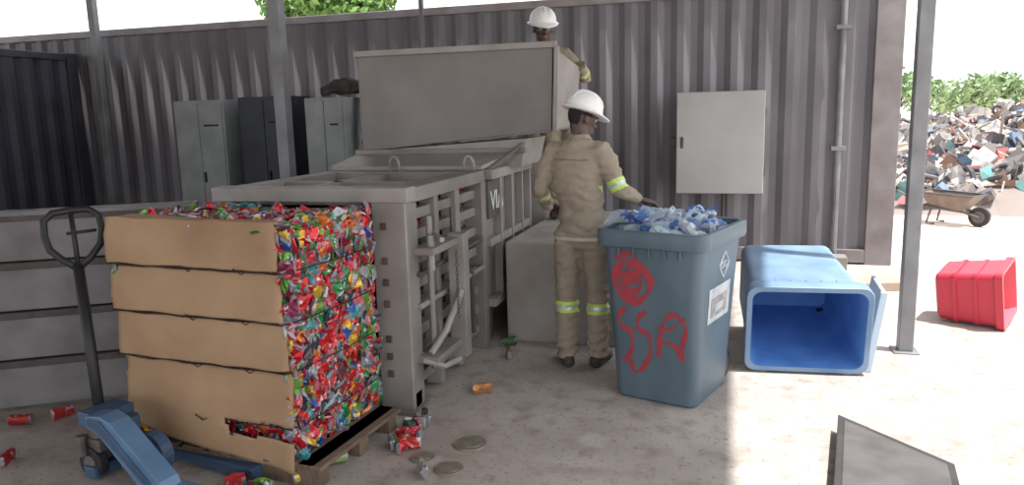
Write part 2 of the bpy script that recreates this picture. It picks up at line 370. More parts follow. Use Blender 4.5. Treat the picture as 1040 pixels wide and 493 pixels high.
# ---------------------------------------------------------------- slatted steel side panel left
pn=M(); P0,P1=V((-4.9,2.70,0)),V((-3.10,3.81,0)); d=(P1-P0); Ln=d.length; d.normalize(); nn=V((d.y,-d.x,0)); mid=(P0+P1)/2
for k,(z0,z1) in enumerate([(0.02,0.27),(0.31,0.56),(0.60,0.85),(0.89,1.13)]):
    pn.obox(mid+V((0,0,(z0+z1)/2)),d*(Ln/2),nn*0.02,V((0,0,(z1-z0)/2)),0)
    pn.obox(mid+V((0,0,z1+0.012))+nn*0.03,d*(Ln/2),nn*0.012,V((0,0,0.02)),1)  # darker rib along the top edge of each slat
pn.obox(mid+V((0,0,0.58))-nn*0.03,d*(Ln/2),nn*0.01,V((0,0,0.56)),2)
for q in(0.02,0.5,0.98): pn.obox(P0+d*(Ln*q)+V((0,0,0.58))-nn*0.07,d*0.03,nn*0.03,V((0,0,0.58)),0)
pn.obox(P0+d*(Ln/2)+V((0,0,1.165)),d*(Ln/2+0.02),nn*0.05,V((0,0,0.015)),0)
pn.obj('steel_side_panel',[mat('panel_grey',(124,120,122),0.55,0.1,(98,92,92),4),mat('panel_rib',(82,74,72),0.7,0,(64,56,52),8),m_dark],bevel=0.004)
# ---------------------------------------------------------------- cabinets
def locker(x0,x1,y0,hh,mt,dp=0.45):
    l=M(); l.box(x0,x1,y0,y0+dp,0.03,hh,0); l.box(x0+0.02,x1-0.02,y0+0.02,y0+dp-0.02,0,0.03,1)
    xm=(x0+x1)/2
    l.box(x0+0.02,xm-0.004,y0-0.018,y0,0.06,hh-0.03,0); l.box(xm+0.004,x1-0.02,y0-0.018,y0,0.06,hh-0.03,0)
    l.box(xm+0.03,xm+0.05,y0-0.04,y0-0.018,hh*0.5,hh*0.5+0.12,1); l.box(xm+0.07,x1-0.07,y0-0.024,y0-0.018,hh-0.3,hh-0.28,1)
    l.obj('steel_locker',[mt,m_dark],bevel=0.005)
m_lock=mat('locker_grey',(158,161,161),0.5,0.1,(136,140,140),4)
m_lockd=mat('locker_dark',(56,60,70),0.5,0.1,(46,48,54),4)
locker(-6.30,-5.62,7.55,1.90,m_lock); locker(-5.45,-4.78,7.6,1.92,m_lockd); locker(-4.50,-4.02,7.45,1.88,m_lock)
jk=M(); jk.tube([(-4.35,7.55,1.94),(-4.2,7.65,2.0),(-4.02,7.72,2.0),(-3.88,7.75,1.96),(-3.86,7.7,1.7),(-3.87,7.65,1.3)],[0.04,0.09,0.09,0.09,0.09,0.07],8)
remesh(jk.obj('hanging_jackets',[mat('jacket',(70,62,62),0.9,0,(46,42,42),6)]),0.02,3,0.03,0.1)
ec=M(); ec.box(-0.52,0.33,8.16,8.42,0.79,1.81,0); ec.box(-0.535,0.345,8.12,8.16,0.775,1.825,1)
ec.box(-0.49,-0.46,8.10,8.12,1.25,1.37,2); ec.box(0.33,0.36,8.15,8.19,0.95,1.05,2); ec.box(0.33,0.36,8.15,8.19,1.55,1.65,2)
ec.box(-0.60,-0.52,8.2,8.42,1.26,1.36,2)
ec.obj('electrical_cabinet',[mat('cab_side',(146,146,146),0.5),mat('cab_door',(178,178,176),0.45,0.05,(164,164,162),2),m_steel_d],bevel=0.01)
cd=M(); cd.tube([(-0.05,8.35,0.79),(-0.05,8.35,0.3),(-0.05,8.38,0.0)],0.02,8); cd.obj('cable_conduit',[m_steel_d])
cbk=M(); cbk.box(-1.54,-0.74,5.12,6.9,0,0.74)
cbk.obj('concrete_block',[mat('concrete_blk',(166,160,154),0.8,0,(140,132,126),3,bump=0.1)],bevel=0.012)
# ---------------------------------------------------------------- wheeled bins
def wheeled_bin(mw,wt,dt,wb,db,mo,mi_,H=0.98,marks=False):
    e=empty('wheeled_bin',mw); s=M(); rings=[]
    def sz(z): t=z/H; return wb+(wt-wb)*t, db+(dt-db)*t
    for z,k,rr in((0.0,-0.012,0.05),(0.015,0,0.06),(0.12,0,0.06),(0.3,0,0.065),(0.6,0,0.065),(0.84,0,0.06),(0.90,0,0.06)):
        w_,d_=sz(z); rings.append(rrect(w_/2+k,d_/2+k,rr,z))
    W,Dp=wt/2,dt/2
    rings+= [rrect(W+0.002,Dp+0.002,0.06,0.905),rrect(W+0.025,Dp+0.025,0.065,0.91),rrect(W+0.03,Dp+0.03,0.07,0.93),rrect(W+0.03,Dp+0.03,0.07,H-0.01),rrect(W+0.024,Dp+0.024,0.065,H),rrect(W-0.005,Dp-0.005,0.06,H)]
    s.loft(rings,0,caps=False)
    n=len(rings[0]); s.add(rings[0],[tuple(reversed(range(n)))],0)
    inn=[rrect(W-0.005,Dp-0.005,0.06,H),rrect(W-0.012,Dp-0.012,0.055,H-0.03)]
    for z in(0.8,0.4,0.05,0.02):
        w_,d_=sz(z); inn.append(rrect(w_/2-0.012,d_/2-0.012,0.055,z))
    s.loft(inn,1,caps=False); s.add(inn[-1],[tuple(range(n))],1)
    o=s.obj('body',[mo,mi_],e,smooth=True)
    es=o.modifiers.new('es','EDGE_SPLIT'); es.split_angle=0.6
    q=M()
    for sx in(-1,1):
        q.box(sx*(W-0.09)-0.02,sx*(W-0.09)+0.02,Dp+0.02,Dp+0.10,H-0.05,H-0.01,0)
    q.tube([(-W+0.05,Dp+0.09,H-0.02),(W-0.05,Dp+0.09,H-0.02)],0.016,10)
    for x in (-0.18,-0.09,0,0.09,0.18): q.box(x-0.004,x+0.004,-Dp-0.02,-Dp+0.004,0.86,0.91,0)
    for sx in(-1,1):
        q.box(sx*(wb*0.30)-0.01,sx*(wb*0.30)+0.01,db/2-0.005,db/2+0.05,0.03,0.3,0)
    q.obj('fittings',[mo],e,bevel=0.003)
    wh=M()
    for sx in(-1,1):
        x=sx*(wb/2-0.06)
        for r0,x0,x1,mi in((0.09,-0.025,0.025,0),(0.055,-0.03,0.03,1)):
            wh.tube([(x+x0,db/2+0.07,0.09),(x+x1,db/2+0.07,0.09)],r0,20,mi=mi)
    wh.tube([(-wb/2+0.06,db/2+0.07,0.09),(wb/2-0.06,db/2+0.07,0.09)],0.012,8,mi=1)
    wh.obj('wheels',[m_black,m_steel_d],e)
    if marks:
        g=M()
        def fp(u,z):
            w_,d_=sz(z); return V((u,-d_/2-0.003,z))
        def stroke(pts,r=0.012):
            pp=[]; N_=len(pts)
            for i in range(N_-1):
                p0=pts[max(i-1,0)];p1=pts[i];p2=pts[i+1];p3=pts[min(i+2,N_-1)]
                for k in range(6):
                    t=k/6
                    f=lambda a,b_,c,d_:0.5*((2*b_)+(-a+c)*t+(2*a-5*b_+4*c-d_)*t*t+(-a+3*b_-3*c+d_)*t*t*t)
                    pp.append(fp(f(p0[0],p1[0],p2[0],p3[0]),f(p0[1],p1[1],p2[1],p3[1])))
            pp.append(fp(*pts[-1])); rings=[]
            for i,p_ in enumerate(pp):
                t_=(pp[min(i+1,len(pp)-1)]-pp[max(i-1,0)]).normalized(); n_=V((0,-1,0)); b_=t_.cross(n_).normalized()
                r_=r*(0.75+0.35*math.sin(i*0.5)+0.15*math.sin(i*1.9))
                rings.append([p_+b_*r_+n_*0.0012,p_-b_*r_+n_*0.0012,p_-b_*r_-n_*0.003,p_+b_*r_-n_*0.003])
            g.loft(rings)
        stroke([(-0.20,0.80),(-0.22,0.70),(-0.16,0.60),(-0.06,0.60),(-0.01,0.70),(-0.05,0.80),(-0.14,0.83),(-0.19,0.78),(-0.17,0.68),(-0.10,0.65),(-0.06,0.70),(-0.09,0.76),(-0.14,0.74),(-0.12,0.69)],0.017)
        stroke([(-0.21,0.84),(-0.12,0.87),(-0.07,0.80),(-0.12,0.72),(-0.20,0.66),(-0.12,0.62),(-0.03,0.64),(0.0,0.74),(-0.10,0.80)],0.016)
        stroke([(-0.18,0.76),(-0.10,0.70),(-0.04,0.78),(-0.13,0.80),(-0.16,0.63)],0.013)
        stroke([(-0.16,0.55),(-0.20,0.50),(-0.19,0.44),(-0.13,0.41),(-0.12,0.33),(-0.16,0.24),(-0.19,0.25)],0.014)
        stroke([(-0.03,0.54),(-0.08,0.50),(-0.08,0.44),(-0.02,0.40),(-0.01,0.31),(-0.06,0.20),(-0.12,0.17),(-0.13,0.24)],0.014)
        stroke([(0.04,0.28),(0.05,0.42),(0.09,0.52),(0.15,0.54),(0.20,0.47),(0.18,0.38),(0.18,0.28),(0.14,0.36),(0.06,0.38)],0.014)
        stroke([(0.04,0.47),(0.10,0.45),(0.20,0.53)],0.011)
        g.obj('red_graffiti',[mat('graffiti_red',(168,48,56),0.6,0,(134,50,60),20)],e)
        k=M()
        def sp(v,z): w_,d_=sz(z); return V((w_/2+0.002,v,z))
        def quad(v0,v1,z0,z1,mi,off=0):
            a=[sp(v0,z0),sp(v1,z0),sp(v1,z1),sp(v0,z1)]; k.prism([p_+V((off,0,0)) for p_ in a],(0.002,0,0),mi)
        quad(-0.18,0.17,0.47,0.67,0); quad(-0.14,0.12,0.50,0.61,1,0.002); quad(-0.08,0.06,0.53,0.57,0,0.004)
        c0=0.04; cz=0.78
        for A,Bq in(((c0,cz-0.075),(c0+0.085,cz)),((c0+0.085,cz),(c0,cz+0.075)),((c0,cz+0.075),(c0-0.085,cz)),((c0-0.085,cz),(c0,cz-0.075))):
            k.tube([sp(*A),sp(*Bq)],0.005,6,mi=0)
        for vv in(-0.035,0.035):
            k.tube([sp(c0+vv+0.02*math.cos(a*0.785),cz+0.018*math.sin(a*0.785)) for a in range(9)],0.004,5,mi=0,caps=False)
        k.tube([sp(c0,cz-0.02),sp(c0,cz+0.02)],0.004,5,mi=0); k.tube([sp(c0-0.012,cz+0.02),sp(c0+0.012,cz+0.02)],0.004,5,mi=0)
        k.obj('label_and_logo',[mat('label_white',(195,202,206),0.5,0,(150,160,168),12),mat('label_grey',(170,160,150),0.6,0,(110,120,130),20)],e)
    return e
BC=V((-0.30,4.40,0.0)); BR=-18
m_bin=mat('bin_blue_grey',(88,106,118),0.45,0,(72,90,102),4,bump=0.03,streak=(1,1,0.5))
m_bin_i=mat('bin_inner',(70,90,104),0.6)
wheeled_bin(Matrix.Translation(BC)@Matrix.Rotation(math.radians(BR),4,'Z'),0.60,0.68,0.49,0.54,m_bin,m_bin_i,1.0,True)
m_bin2=mat('bin_blue',(118,146,176),0.45,0,(94,122,154),4,bump=0.03)
m_bin2i=mat('bin_blue_inner',(96,144,212),0.4,0,(72,120,192),5)
wheeled_bin(Matrix.Translation((0.41,5.80,0.415))@Matrix.Rotation(math.radians(4.5),4,'Z')@Matrix.Rotation(math.radians(97),4,'X')@Matrix.Rotation(math.pi,4,'Z'),0.68,0.51,0.62,0.48,m_bin2,m_bin2i,1.03)
ld=M(); ld.prism([(0.85,4.93,0.0),(0.875,4.93,0.0),(0.96,5.0,0.5),(0.935,5.0,0.5)],(0.02,0.5,0)); ld.prism([(0.84,4.92,0.0),(0.885,4.92,0.0),(0.97,4.99,0.5),(0.925,4.99,0.5)],(0.0,0.03,0))
ld.obj('bin_lid',[mat('lid_grey',(160,172,184),0.5)],bevel=0.006)
# ---------------------------------------------------------------- plastic bottles and film in the bin
pb=M(); Rz=Matrix.Rotation(math.radians(BR),3,'Z')
for i in range(60):
    u,v=random.uniform(-0.22,0.22),random.uniform(-0.27,0.27)
    hgt=0.955+0.05*(1-(u/0.28)**2)*(1-(v/0.34)**2)+random.uniform(-0.04,0.03)
    c=BC+Rz@V((u,v,0)); c.z=hgt; ax=rv(); ax.z*=0.4; ax.normalize(); s_,t_=perp(ax,rv())
    L=random.uniform(0.14,0.22); R=random.uniform(0.028,0.038); fl=random.uniform(0.5,1); rings=[]
    col=lin(random.choice([(170,190,206)]*4+[(130,160,188)]*3+[(62,106,176)]*4+[(206,214,222)]*2+[(110,150,142),(180,130,130)]))
    for l,rr in((-0.5,0.7),(-0.42,1),(-0.25,0.85),(-0.1,1.0),(0.05,0.85),(0.2,1),(0.33,0.7),(0.42,0.36),(0.5,0.36)):
        o=c+ax*(l*L); rings.append([o+s_*(R*rr*math.cos(q*0.7854)+random.uniform(-.005,.005))+t_*(R*rr*fl*math.sin(q*0.7854)+random.uniform(-.005,.005)) for q in range(8)])
    pb.loft(rings,0,True,False,col)
def film(u,v,z,size,col,amp=0.07,droop=0.0,dirx=0):
    n=12; vs=[]; sd=random.uniform(0,50)
    for a in range(n):
        for b_ in range(n):
            x=(a/(n-1)-.5)*size; y=(b_/(n-1)-.5)*size
            zz=amp*noise.noise(V((x*11,y*11,sd)))+amp*0.5*noise.noise(V((x*27,y*27,sd)))-droop*max(0,dirx*x+0.02)
            rr=Rz@V((u+x*0.9+0.03*noise.noise(V((y*14,x*14,sd+3))),v+y*0.9,0)); vs.append(BC+V((rr.x,rr.y,z+zz)))
    pb.add(vs,[(a*n+b_,a*n+b_+1,(a+1)*n+b_+1,(a+1)*n+b_) for a in range(n-1) for b_ in range(n-1)],0,lin(col))
for i in range(14):
    film(random.uniform(-0.18,0.13),random.uniform(-0.20,0.2),random.uniform(1.01,1.06),random.uniform(0.15,0.24),random.choice([(186,204,220),(145,172,200),(165,185,205),(74,112,182),(176,194,210)]))
film(-0.27,-0.12,1.05,0.22,(175,192,208),0.05,0.3,-1); film(-0.25,0.1,1.05,0.2,(155,178,202),0.05,0.2,-1)
m_pla=mat('clear_plastic',(220,225,230),0.12,0,(222,228,234),12,0.54,0.62,attr='Col',alpha=0.66)
pb.obj('plastic_bottles',[m_pla],color=True)
# ---------------------------------------------------------------- people
m_khaki=mat('coverall_khaki',(152,140,124),0.9,0,(144,132,116),5,bump=0.12,bscale=60)
m_hv=mat('hivis_yellow',(190,224,96),0.5); m_belt=mat('belt_light',(188,180,166),0.8); m_seam=mat('seam',(118,104,88),0.9)
m_silver=mat('reflective_silver',(196,200,196),0.3,0.3)
m_skin=mat('skin',(82,58,49),0.5,0,(68,47,40),8)
m_hel=mat('helmet_white',(232,232,230),0.35)
m_boot=mat('boot_dark',(56,50,50),0.6,0,(74,66,62),12)
m_glove=mat('work_glove',(128,118,86),0.9,0,(96,90,64),20)
m_eye=mat('eye_white',(200,190,180),0.3); m_pupil=mat('pupil',(15,12,10),0.2); m_hair=mat('hair',(22,18,17),0.9); m_lip=mat('lips',(105,65,58),0.5)
Rr=V((0.960,0.279,0)); Ff=V((-0.279,0.960,0)); UP=V((0,0,1))
def build_hand(parent,name,wrist,d,nrm,thumb,mt,curl=0.5,scale=1.0):
    wrist,d=V(wrist),V(d).normalized(); nrm=V(nrm); nrm=(nrm-d*nrm.dot(d)).normalized(); t=d.cross(nrm)
    if t.dot(V(thumb))<0: t=-t
    s=scale; h_=M()
    h_.tube([wrist-d*0.03*s,wrist,wrist+d*0.03*s,wrist+d*0.06*s,wrist+d*0.09*s,wrist+d*0.10*s],[(0.024*s,0.019*s),(0.027*s,0.019*s),(0.037*s,0.018*s),(0.042*s,0.016*s),(0.041*s,0.013*s),(0.036*s,0.009*s)],12,hint=t)
    for k,(off,ln) in enumerate(((0.031,0.072),(0.011,0.082),(-0.010,0.076),(-0.030,0.060))):
        p_=wrist+d*0.085*s+t*off*s; pts=[p_-d*0.015*s,p_]; a=0.15*curl; dd=d+t*(off*1.5)
        for frac in(0.45,0.30,0.25):
            a+=curl; dirn=(dd.normalized()*math.cos(a)+nrm*math.sin(a)); p_=p_+dirn*ln*frac*s; pts.append(p_)
        h_.tube(pts,[0.010*s,0.0098*s,0.0092*s,0.0086*s,0.0072*s],8)
    p_=wrist+d*0.025*s+t*0.030*s; pts=[p_-t*0.015*s,p_]
    for q,(ln) in enumerate((0.035,0.032,0.026)):
        dirn=(d*(0.75+0.1*q)+t*(0.75-0.35*q)+nrm*(0.35+0.25*curl*q)).normalized(); p_=p_+dirn*ln*s; pts.append(p_)
    h_.tube(pts,[0.013*s,0.013*s,0.0115*s,0.0105*s,0.008*s],8)
    o=h_.obj(name,[mt],parent); remesh(o,0.0045,2); return o
def build_head(parent,c,face,up,neck_from,helmet_tilt=0):
    c=V(c); f=V(face).normalized(); u=V(up); u=(u-f*u.dot(f)).normalized(); s=f.cross(u)
    k=M()
    k.ell(c+u*0.03-f*0.012,s*0.074,f*0.093,u*0.098)
    k.ell(c-u*0.045+f*0.030,s*0.054,f*0.056,u*0.066)
    k.ell(c-u*0.095+f*0.062,s*0.026,f*0.022,u*0.020)
    k.ell(c-u*0.010+f*0.055,s*0.060,f*0.036,u*0.040)
    k.ell(c+u*0.030+f*0.070,s*0.052,f*0.020,u*0.014)
    k.tube([c+u*0.018+f*0.082,c-u*0.005+f*0.094,c-u*0.022+f*0.106,c-u*0.028+f*0.088],[0.009,0.012,0.016,0.012],8)
    for sg in(-1,1):
        k.ell(c-u*0.024+f*0.090+s*(0.013*sg),s*0.009,f*0.010,u*0.008,8,6)
        k.ell(c-u*0.002-f*0.008+s*(0.078*sg),s*0.010,f*0.020,u*0.032,10,7)
    k.ell(c-u*0.052+f*0.084,s*0.024,f*0.014,u*0.009,10,6); k.ell(c-u*0.066+f*0.080,s*0.021,f*0.014,u*0.009,10,6)
    nf=V(neck_from); k.tube([nf-UP*0.03,nf,(nf+c-u*0.05)/2,c-u*0.03-f*0.02],[0.062,0.058,0.056,0.058],14)
    o=k.obj('head',[m_skin,m_lip,m_hair],parent); remesh(o,0.006,3)
    for p_ in o.data.polygons:
        q=p_.center-c
        if q.dot(u)>0.02 and q.dot(f)<0.045 : p_.material_index=2
        elif q.dot(u)>-0.045 and q.dot(f)<-0.045 and q.dot(u)<0.03: p_.material_index=2
        elif abs(q.dot(u)+0.059)<0.014 and q.dot(f)>0.082 and abs(q.dot(s))<0.024: p_.material_index=1
    e=M()
    for sg in(-1,1):
        ce=c+u*0.010+f*0.078+s*(0.031*sg); e.ell(ce,s*0.013,f*0.011,u*0.008,10,7,0); e.ell(ce+f*0.008,s*0.005,f*0.004,u*0.006,8,6,1)
        e.tube([ce+u*0.018+f*0.008-s*0.016,ce+u*0.022+f*0.011,ce+u*0.017+f*0.008+s*0.016],[0.003,0.0045,0.003],6,mi=2)
    e.obj('eyes',[m_eye,m_pupil,m_hair],parent,smooth=True)
    hc=c+u*0.055-f*0.008; seg=32
    uu=(u-f*helmet_tilt).normalized(); ff=(f-uu*f.dot(uu)).normalized()
    def ring(zz,rs,rf,brim=0,peak=0,dz=0):
        o_=[]
        for q in range(seg):
            a=q*2*math.pi/seg; cf=math.cos(a); sn=math.sin(a); pk=peak*max(0,cf)**2
            o_.append(hc+uu*(zz-dz*max(0,cf)**2)+ff*(cf*(rf+brim)+pk*(1 if cf>0 else 0)*cf)+s*(sn*(rs+brim)))
        return o_
    R_s,R_f=0.112,0.130
    rings=[ring(-0.012,R_s-0.008,R_f-0.008),ring(-0.008,R_s,R_f,0.018,0.045,0.014),ring(0.0,R_s,R_f,0.020,0.048,0.014),ring(0.004,R_s,R_f,0.004,0.012,0.004)]
    for t in(0.12,0.3,0.5,0.68,0.82,0.93,0.985):
        rr=math.sqrt(max(0,1-t**2.4)); rings.append(ring(0.004+0.125*t,R_s*rr,R_f*rr))
    hm=M(); hm.loft(rings,0,True)
    for off,w_ in((0,0.012),(0.038,0.006),(-0.038,0.006)):
        pts=[]
        for i in range(9):
            a=math.radians(20+140*i/8); pts.append(hc+uu*(0.004+0.124*math.sin(a)**0.8*(1 if off==0 else 0.94))+ff*(math.cos(a)*R_f*0.93)+s*off)
        hm.tube(pts,[(w_,0.006)]*9,8,hint=s)
    hm.obj('hard_hat',[m_hel],parent,smooth=True)
def build_person(P,J,head,torso_face,bands,hands,vox=0.010,belt=None):
    e=empty('construction_worker'); tf=V(torso_face); side=tf.cross(UP)
    def jp(k): return P(*J[k])
    b_=M()
    pel,wa,ch,uc,nb=[jp(k) for k in('pelvis','waist','chest','upper','neck')]
    b_.tube([pel-UP*0.10,pel-UP*0.04,pel+UP*0.03,wa-UP*0.02,wa+UP*0.03,ch-UP*0.05,ch+UP*0.03,uc,uc+UP*0.06,nb,nb+UP*0.025],
            [(0.12,0.10),(0.158,0.126),(0.160,0.128),(0.145,0.112),(0.152,0.115),(0.172,0.124),(0.182,0.126),(0.184,0.114),(0.145,0.09),(0.080,0.073),(0.070,0.068)],24,hint=side)
    b_.tube([nb-UP*0.015,nb+UP*0.040],[(0.086,0.082),(0.070,0.068)],18,hint=side)
    for S in 'LR':
        sh,el,wr_=jp('sh'+S),jp('el'+S),jp('wr'+S)
        m1=(sh+el)/2; m2=(el+wr_)/2
        b_.tube([uc+(sh-uc)*0.45,sh,sh+(el-sh)*0.25,m1,el-(el-sh)*0.12,el,el+(wr_-el)*0.15,m2,wr_-(wr_-el)*0.06,wr_],[0.072,0.074,0.070,0.063,0.057,0.056,0.055,0.050,0.045,0.044],14)
        hp,kn,an=jp('hip'+S),jp('kn'+S),jp('an'+S)
        b_.tube([hp+UP*0.06,hp,hp+(kn-hp)*0.3,hp+(kn-hp)*0.65,kn,kn+(an-kn)*0.3,kn+(an-kn)*0.7,an,an-UP*0.035],[(0.085,0.10),(0.094,0.106),(0.091,0.10),(0.081,0.088),(0.073,0.079),(0.074,0.083),(0.070,0.075),(0.066,0.072),(0.064,0.072)],16,hint=side)
    o=b_.obj('coverall',[m_khaki,m_hv,m_silver,m_belt,m_seam],e); remesh(o,vox,3,0.009,0.075)
    # hanging folds: soft ridges running down the limbs and gathered at joints
    me=o.data; me.update(); ns=[v.normal.copy() for v in me.vertices]; zb=P(0,0,0).z
    for v,n_ in zip(me.vertices,ns):
        z=v.co.z-zb; am=0.004
        if 0.08<z<0.25: am=0.008
        elif 0.42<z<0.55: am=0.006
        elif 0.92<z<1.05: am=0.006
        v.co=v.co+n_*(am*math.sin(z*95+7*noise.noise(v.co*6)))*(0.6 if am==0.004 else 1)
    BB=[(P(*c),V(d).normalized(),w_,rad) for c,d,w_,rad in bands]
    for p_ in o.data.polygons:
        for c,d,w_,rad in BB:
            q=p_.center-c; a=abs(q.dot(d))
            if a<w_ and (q-d*q.dot(d)).length<rad: p_.material_index=2 if a<w_*0.36 else 1
        q=p_.center-wa
        if belt is not None and abs(p_.center.z-(zb+belt))<0.009 and q.xy.length<0.22: p_.material_index=3
        elif belt is not None and abs(p_.center.z-(zb+1.36))<0.005 and (p_.center-uc).xy.length<0.15: p_.material_index=4
    bt=M()
    for S in 'LR':
        an=jp('an'+S); z0=P(0,0,0).z; toe=V(J['toe'+S][0]*Rr+J['toe'+S][1]*Ff).normalized(); g=V((an.x,an.y,z0)); sd=toe.cross(UP)
        bt.tube([g+UP*0.02-toe*0.02,g+UP*0.10-toe*0.01,V((an.x,an.y,z0+0.17))],[(0.042,0.052),(0.045,0.052),(0.05,0.055)],12,hint=sd)
        bt.tube([g-toe*0.085+UP*0.035,g-toe*0.06+UP*0.045,g+UP*0.05,g+toe*0.08+UP*0.045,g+toe*0.14+UP*0.040,g+toe*0.185+UP*0.032],[(0.025,0.03),(0.040,0.045),(0.045,0.05),(0.050,0.042),(0.046,0.036),(0.025,0.02)],14,hint=sd)
    o=bt.obj('boots',[m_boot],e); remesh(o,0.008,2)
    mz=min(v.co.z for v in o.data.vertices)
    for v in o.data.vertices: v.co.z-=mz-P(0,0,0).z-0.001
    hc,hf,hu,tilt=head; build_head(e,P(*hc),hf,hu,nb,tilt)
    for i,(S,d,nrm,th,mt,curl) in enumerate(hands):
        build_hand(e,'hand_'+('left' if S=='L' else 'right'),jp('wr'+S)+V(d).normalized()*0.02,d,nrm,th,mt,curl)
    return e
B1=V((-0.905,4.68,0)); P1f=lambda r,f,z:B1+Rr*r+Ff*f+V((0,0,z))
def W(r,f,z=0): return Rr*r+Ff*f+V((0,0,z))
a=math.radians(32); tfl=W(math.sin(a),math.cos(a))
J1=dict(pelvis=(0.015,0,0.90),waist=(0.01,0.0,1.06),chest=(-0.01,0.02,1.25),upper=(-0.005,0.04,1.385),neck=(0.01,0.07,1.475),
 shR=(0.14,-0.06,1.405),elR=(0.235,-0.12,1.175),wrR=(0.365,-0.03,1.10),
 shL=(-0.155,0.12,1.405),elL=(-0.245,0.12,1.16),wrL=(-0.185,0.30,1.04),
 hipR=(0.095,-0.03,0.86),knR=(0.11,-0.01,0.47),anR=(0.11,-0.01,0.10),hipL=(-0.07,0.03,0.86),knL=(-0.085,0.035,0.47),anL=(-0.09,0.02,0.10),
 toeR=(0.5,0.85),toeL=(-0.1,1))
el=V(J1['elR']);sh=V(J1['shR']); dr=W(el.x-sh.x,el.y-sh.y,el.z-sh.z)
cR=tuple(sh+(el-sh)*0.88); elL=V(J1['elL']); wl=V(J1['wrL']); cL=tuple(elL+(wl-elL)*0.25); dl=W(wl.x-elL.x,wl.y-elL.y,wl.z-elL.z)
build_person(P1f,J1,((0.03,0.10,1.605),W(0.92,0.38,-0.28),(0,0,1),-0.05),tfl,
 [(cR,dr,0.036,0.11),(cL,dl,0.033,0.11),((0.11,-0.01,0.40),(0,0,1),0.036,0.13),((-0.088,0.03,0.41),(0,0,1),0.036,0.13)],
 [('R',W(0.85,0.3,-0.22),W(0.1,0.2,-1),W(-0.3,1,0),m_skin,0.5),('L',W(0.5,0.8,-0.25),W(0.3,0.2,-1),W(1,-0.3,0),m_skin,0.5)],belt=0.865)
B2=V((-1.49,6.42,0.742)); P2f=lambda r,f,z:B2+Rr*r+Ff*f+V((0,0,z))
J2=dict(pelvis=(0.06,0,0.90),waist=(0.03,0.0,1.06),chest=(-0.01,-0.02,1.24),upper=(-0.03,-0.03,1.37),neck=(-0.045,-0.05,1.45),
 shR=(-0.22,-0.02,1.385),elR=(-0.33,-0.12,1.18),wrR=(-0.29,-0.26,1.36),
 shL=(0.13,-0.04,1.385),elL=(0.30,-0.06,1.20),wrL=(0.225,-0.33,1.285),
 hipR=(-0.02,0,0.86),knR=(0.02,0.0,0.47),anR=(0.04,0,0.10),hipL=(0.16,0,0.86),knL=(0.20,0,0.47),anL=(0.21,0,0.10),toeR=(-0.2,-1),toeL=(0.2,-1))
build_person(P2f,J2,((-0.055,-0.08,1.60),W(0.12,-1,-0.18),(0,0,1),-0.05),W(0,-1,0),
 [((0.28,-0.18,1.24),W(-0.1,-0.27,0.08),0.03,0.1)],
 [('L',W(-0.05,-0.8,0.1),W(0.1,0,-1),W(-1,0,0),m_glove,0.75),('R',W(0.05,-0.8,0.05),W(0,0,-1),W(1,0,0),m_glove,0.6)],vox=0.012)
# ---------------------------------------------------------------- pallet jack
pj=empty('pallet_jack'); k=M(); jx,jy=-2.84,2.70; near=(2.56,2.68); yy=near[0]
k.box(jx+0.42,jx+1.15,near[0],near[1],0.045,0.095,0)
k.box(jx+0.02,jx+0.75,2.90,3.02,0.02,0.075,4); k.box(jx-0.02,jx+0.06,2.60,3.02,0.02,0.075,4)
k.prism([(jx+0.10,yy,0.30),(jx+0.10,yy,0.355),(jx+0.20,yy,0.37),(jx+0.27,yy,0.35),(jx+0.56,yy,0.13),(jx+0.60,yy,0.05),(jx+0.46,yy,0.05),(jx+0.18,yy,0.28)],(0,0.10,0),0)
k.prism([(jx+0.12,yy-0.008,0.315),(jx+0.12,yy-0.008,0.345),(jx+0.21,yy-0.008,0.35),(jx+0.53,yy-0.008,0.10),(jx+0.50,yy-0.008,0.08),(jx+0.19,yy-0.008,0.295)],(0,0.01,0),4)
k.box(jx,jx+0.14,2.59,2.78,0.28,0.35,4)
k.tube([(jx+0.17,2.72,0.06),(jx+0.17,2.72,0.31)],0.05,18,mi=4)
k.tube([(jx+0.32,2.70,0.15),(jx+0.32,2.76,0.15)],0.10,20,mi=4)
k.tube([(jx,jy,0.08),(jx,jy,0.34)],0.035,16,mi=2); k.tube([(jx,jy,0.18),(jx,jy,0.25)],0.06,16,mi=2); k.box(jx-0.07,jx+0.07,jy-0.07,jy+0.05,0.14,0.20,2)
k.tube([(jx-0.03,jy-0.09,0.22),(jx-0.03,jy-0.09,0.12)],0.025,10,mi=2)
for sy in(-1,1):
    k.tube([(jx,jy+sy*0.035,0.08),(jx,jy+sy*0.080,0.08)],0.08,20,mi=1); k.tube([(jx,jy+sy*0.03,0.08),(jx,jy+sy*0.085,0.08)],0.04,14,mi=2)
RJ=Matrix.Translation((jx,jy,0))@Matrix.Rotation(math.radians(-11),4,'Z')@Matrix.Translation((-jx,-jy,0))
k.v=[tuple(RJ@V(p_)) for p_ in k.v]
k.obj('chassis',[mat('jack_blue',(96,128,162),0.45,0.1,(74,104,138),6),m_black,mat('pump_metal',(120,112,110),0.5,0.4,(84,74,68),8),m_rust,mat('jack_blue_dark',(66,90,120),0.5,0.1,(50,70,96),6)],pj,bevel=0.006)
h=M(); hb=V((jx,jy,0.24)); ht=V((-3.04,2.87,0.98)); ax=(ht-hb).normalized(); sd=V((0.80,0.60,0))
sd=(sd-ax*sd.dot(ax)).normalized()
h.tube([hb,ht],0.026,12); h.box(hb.x-0.04,hb.x+0.04,hb.y-0.04,hb.y+0.04,0.22,0.32,0)
loop=[ht-ax*0.02]
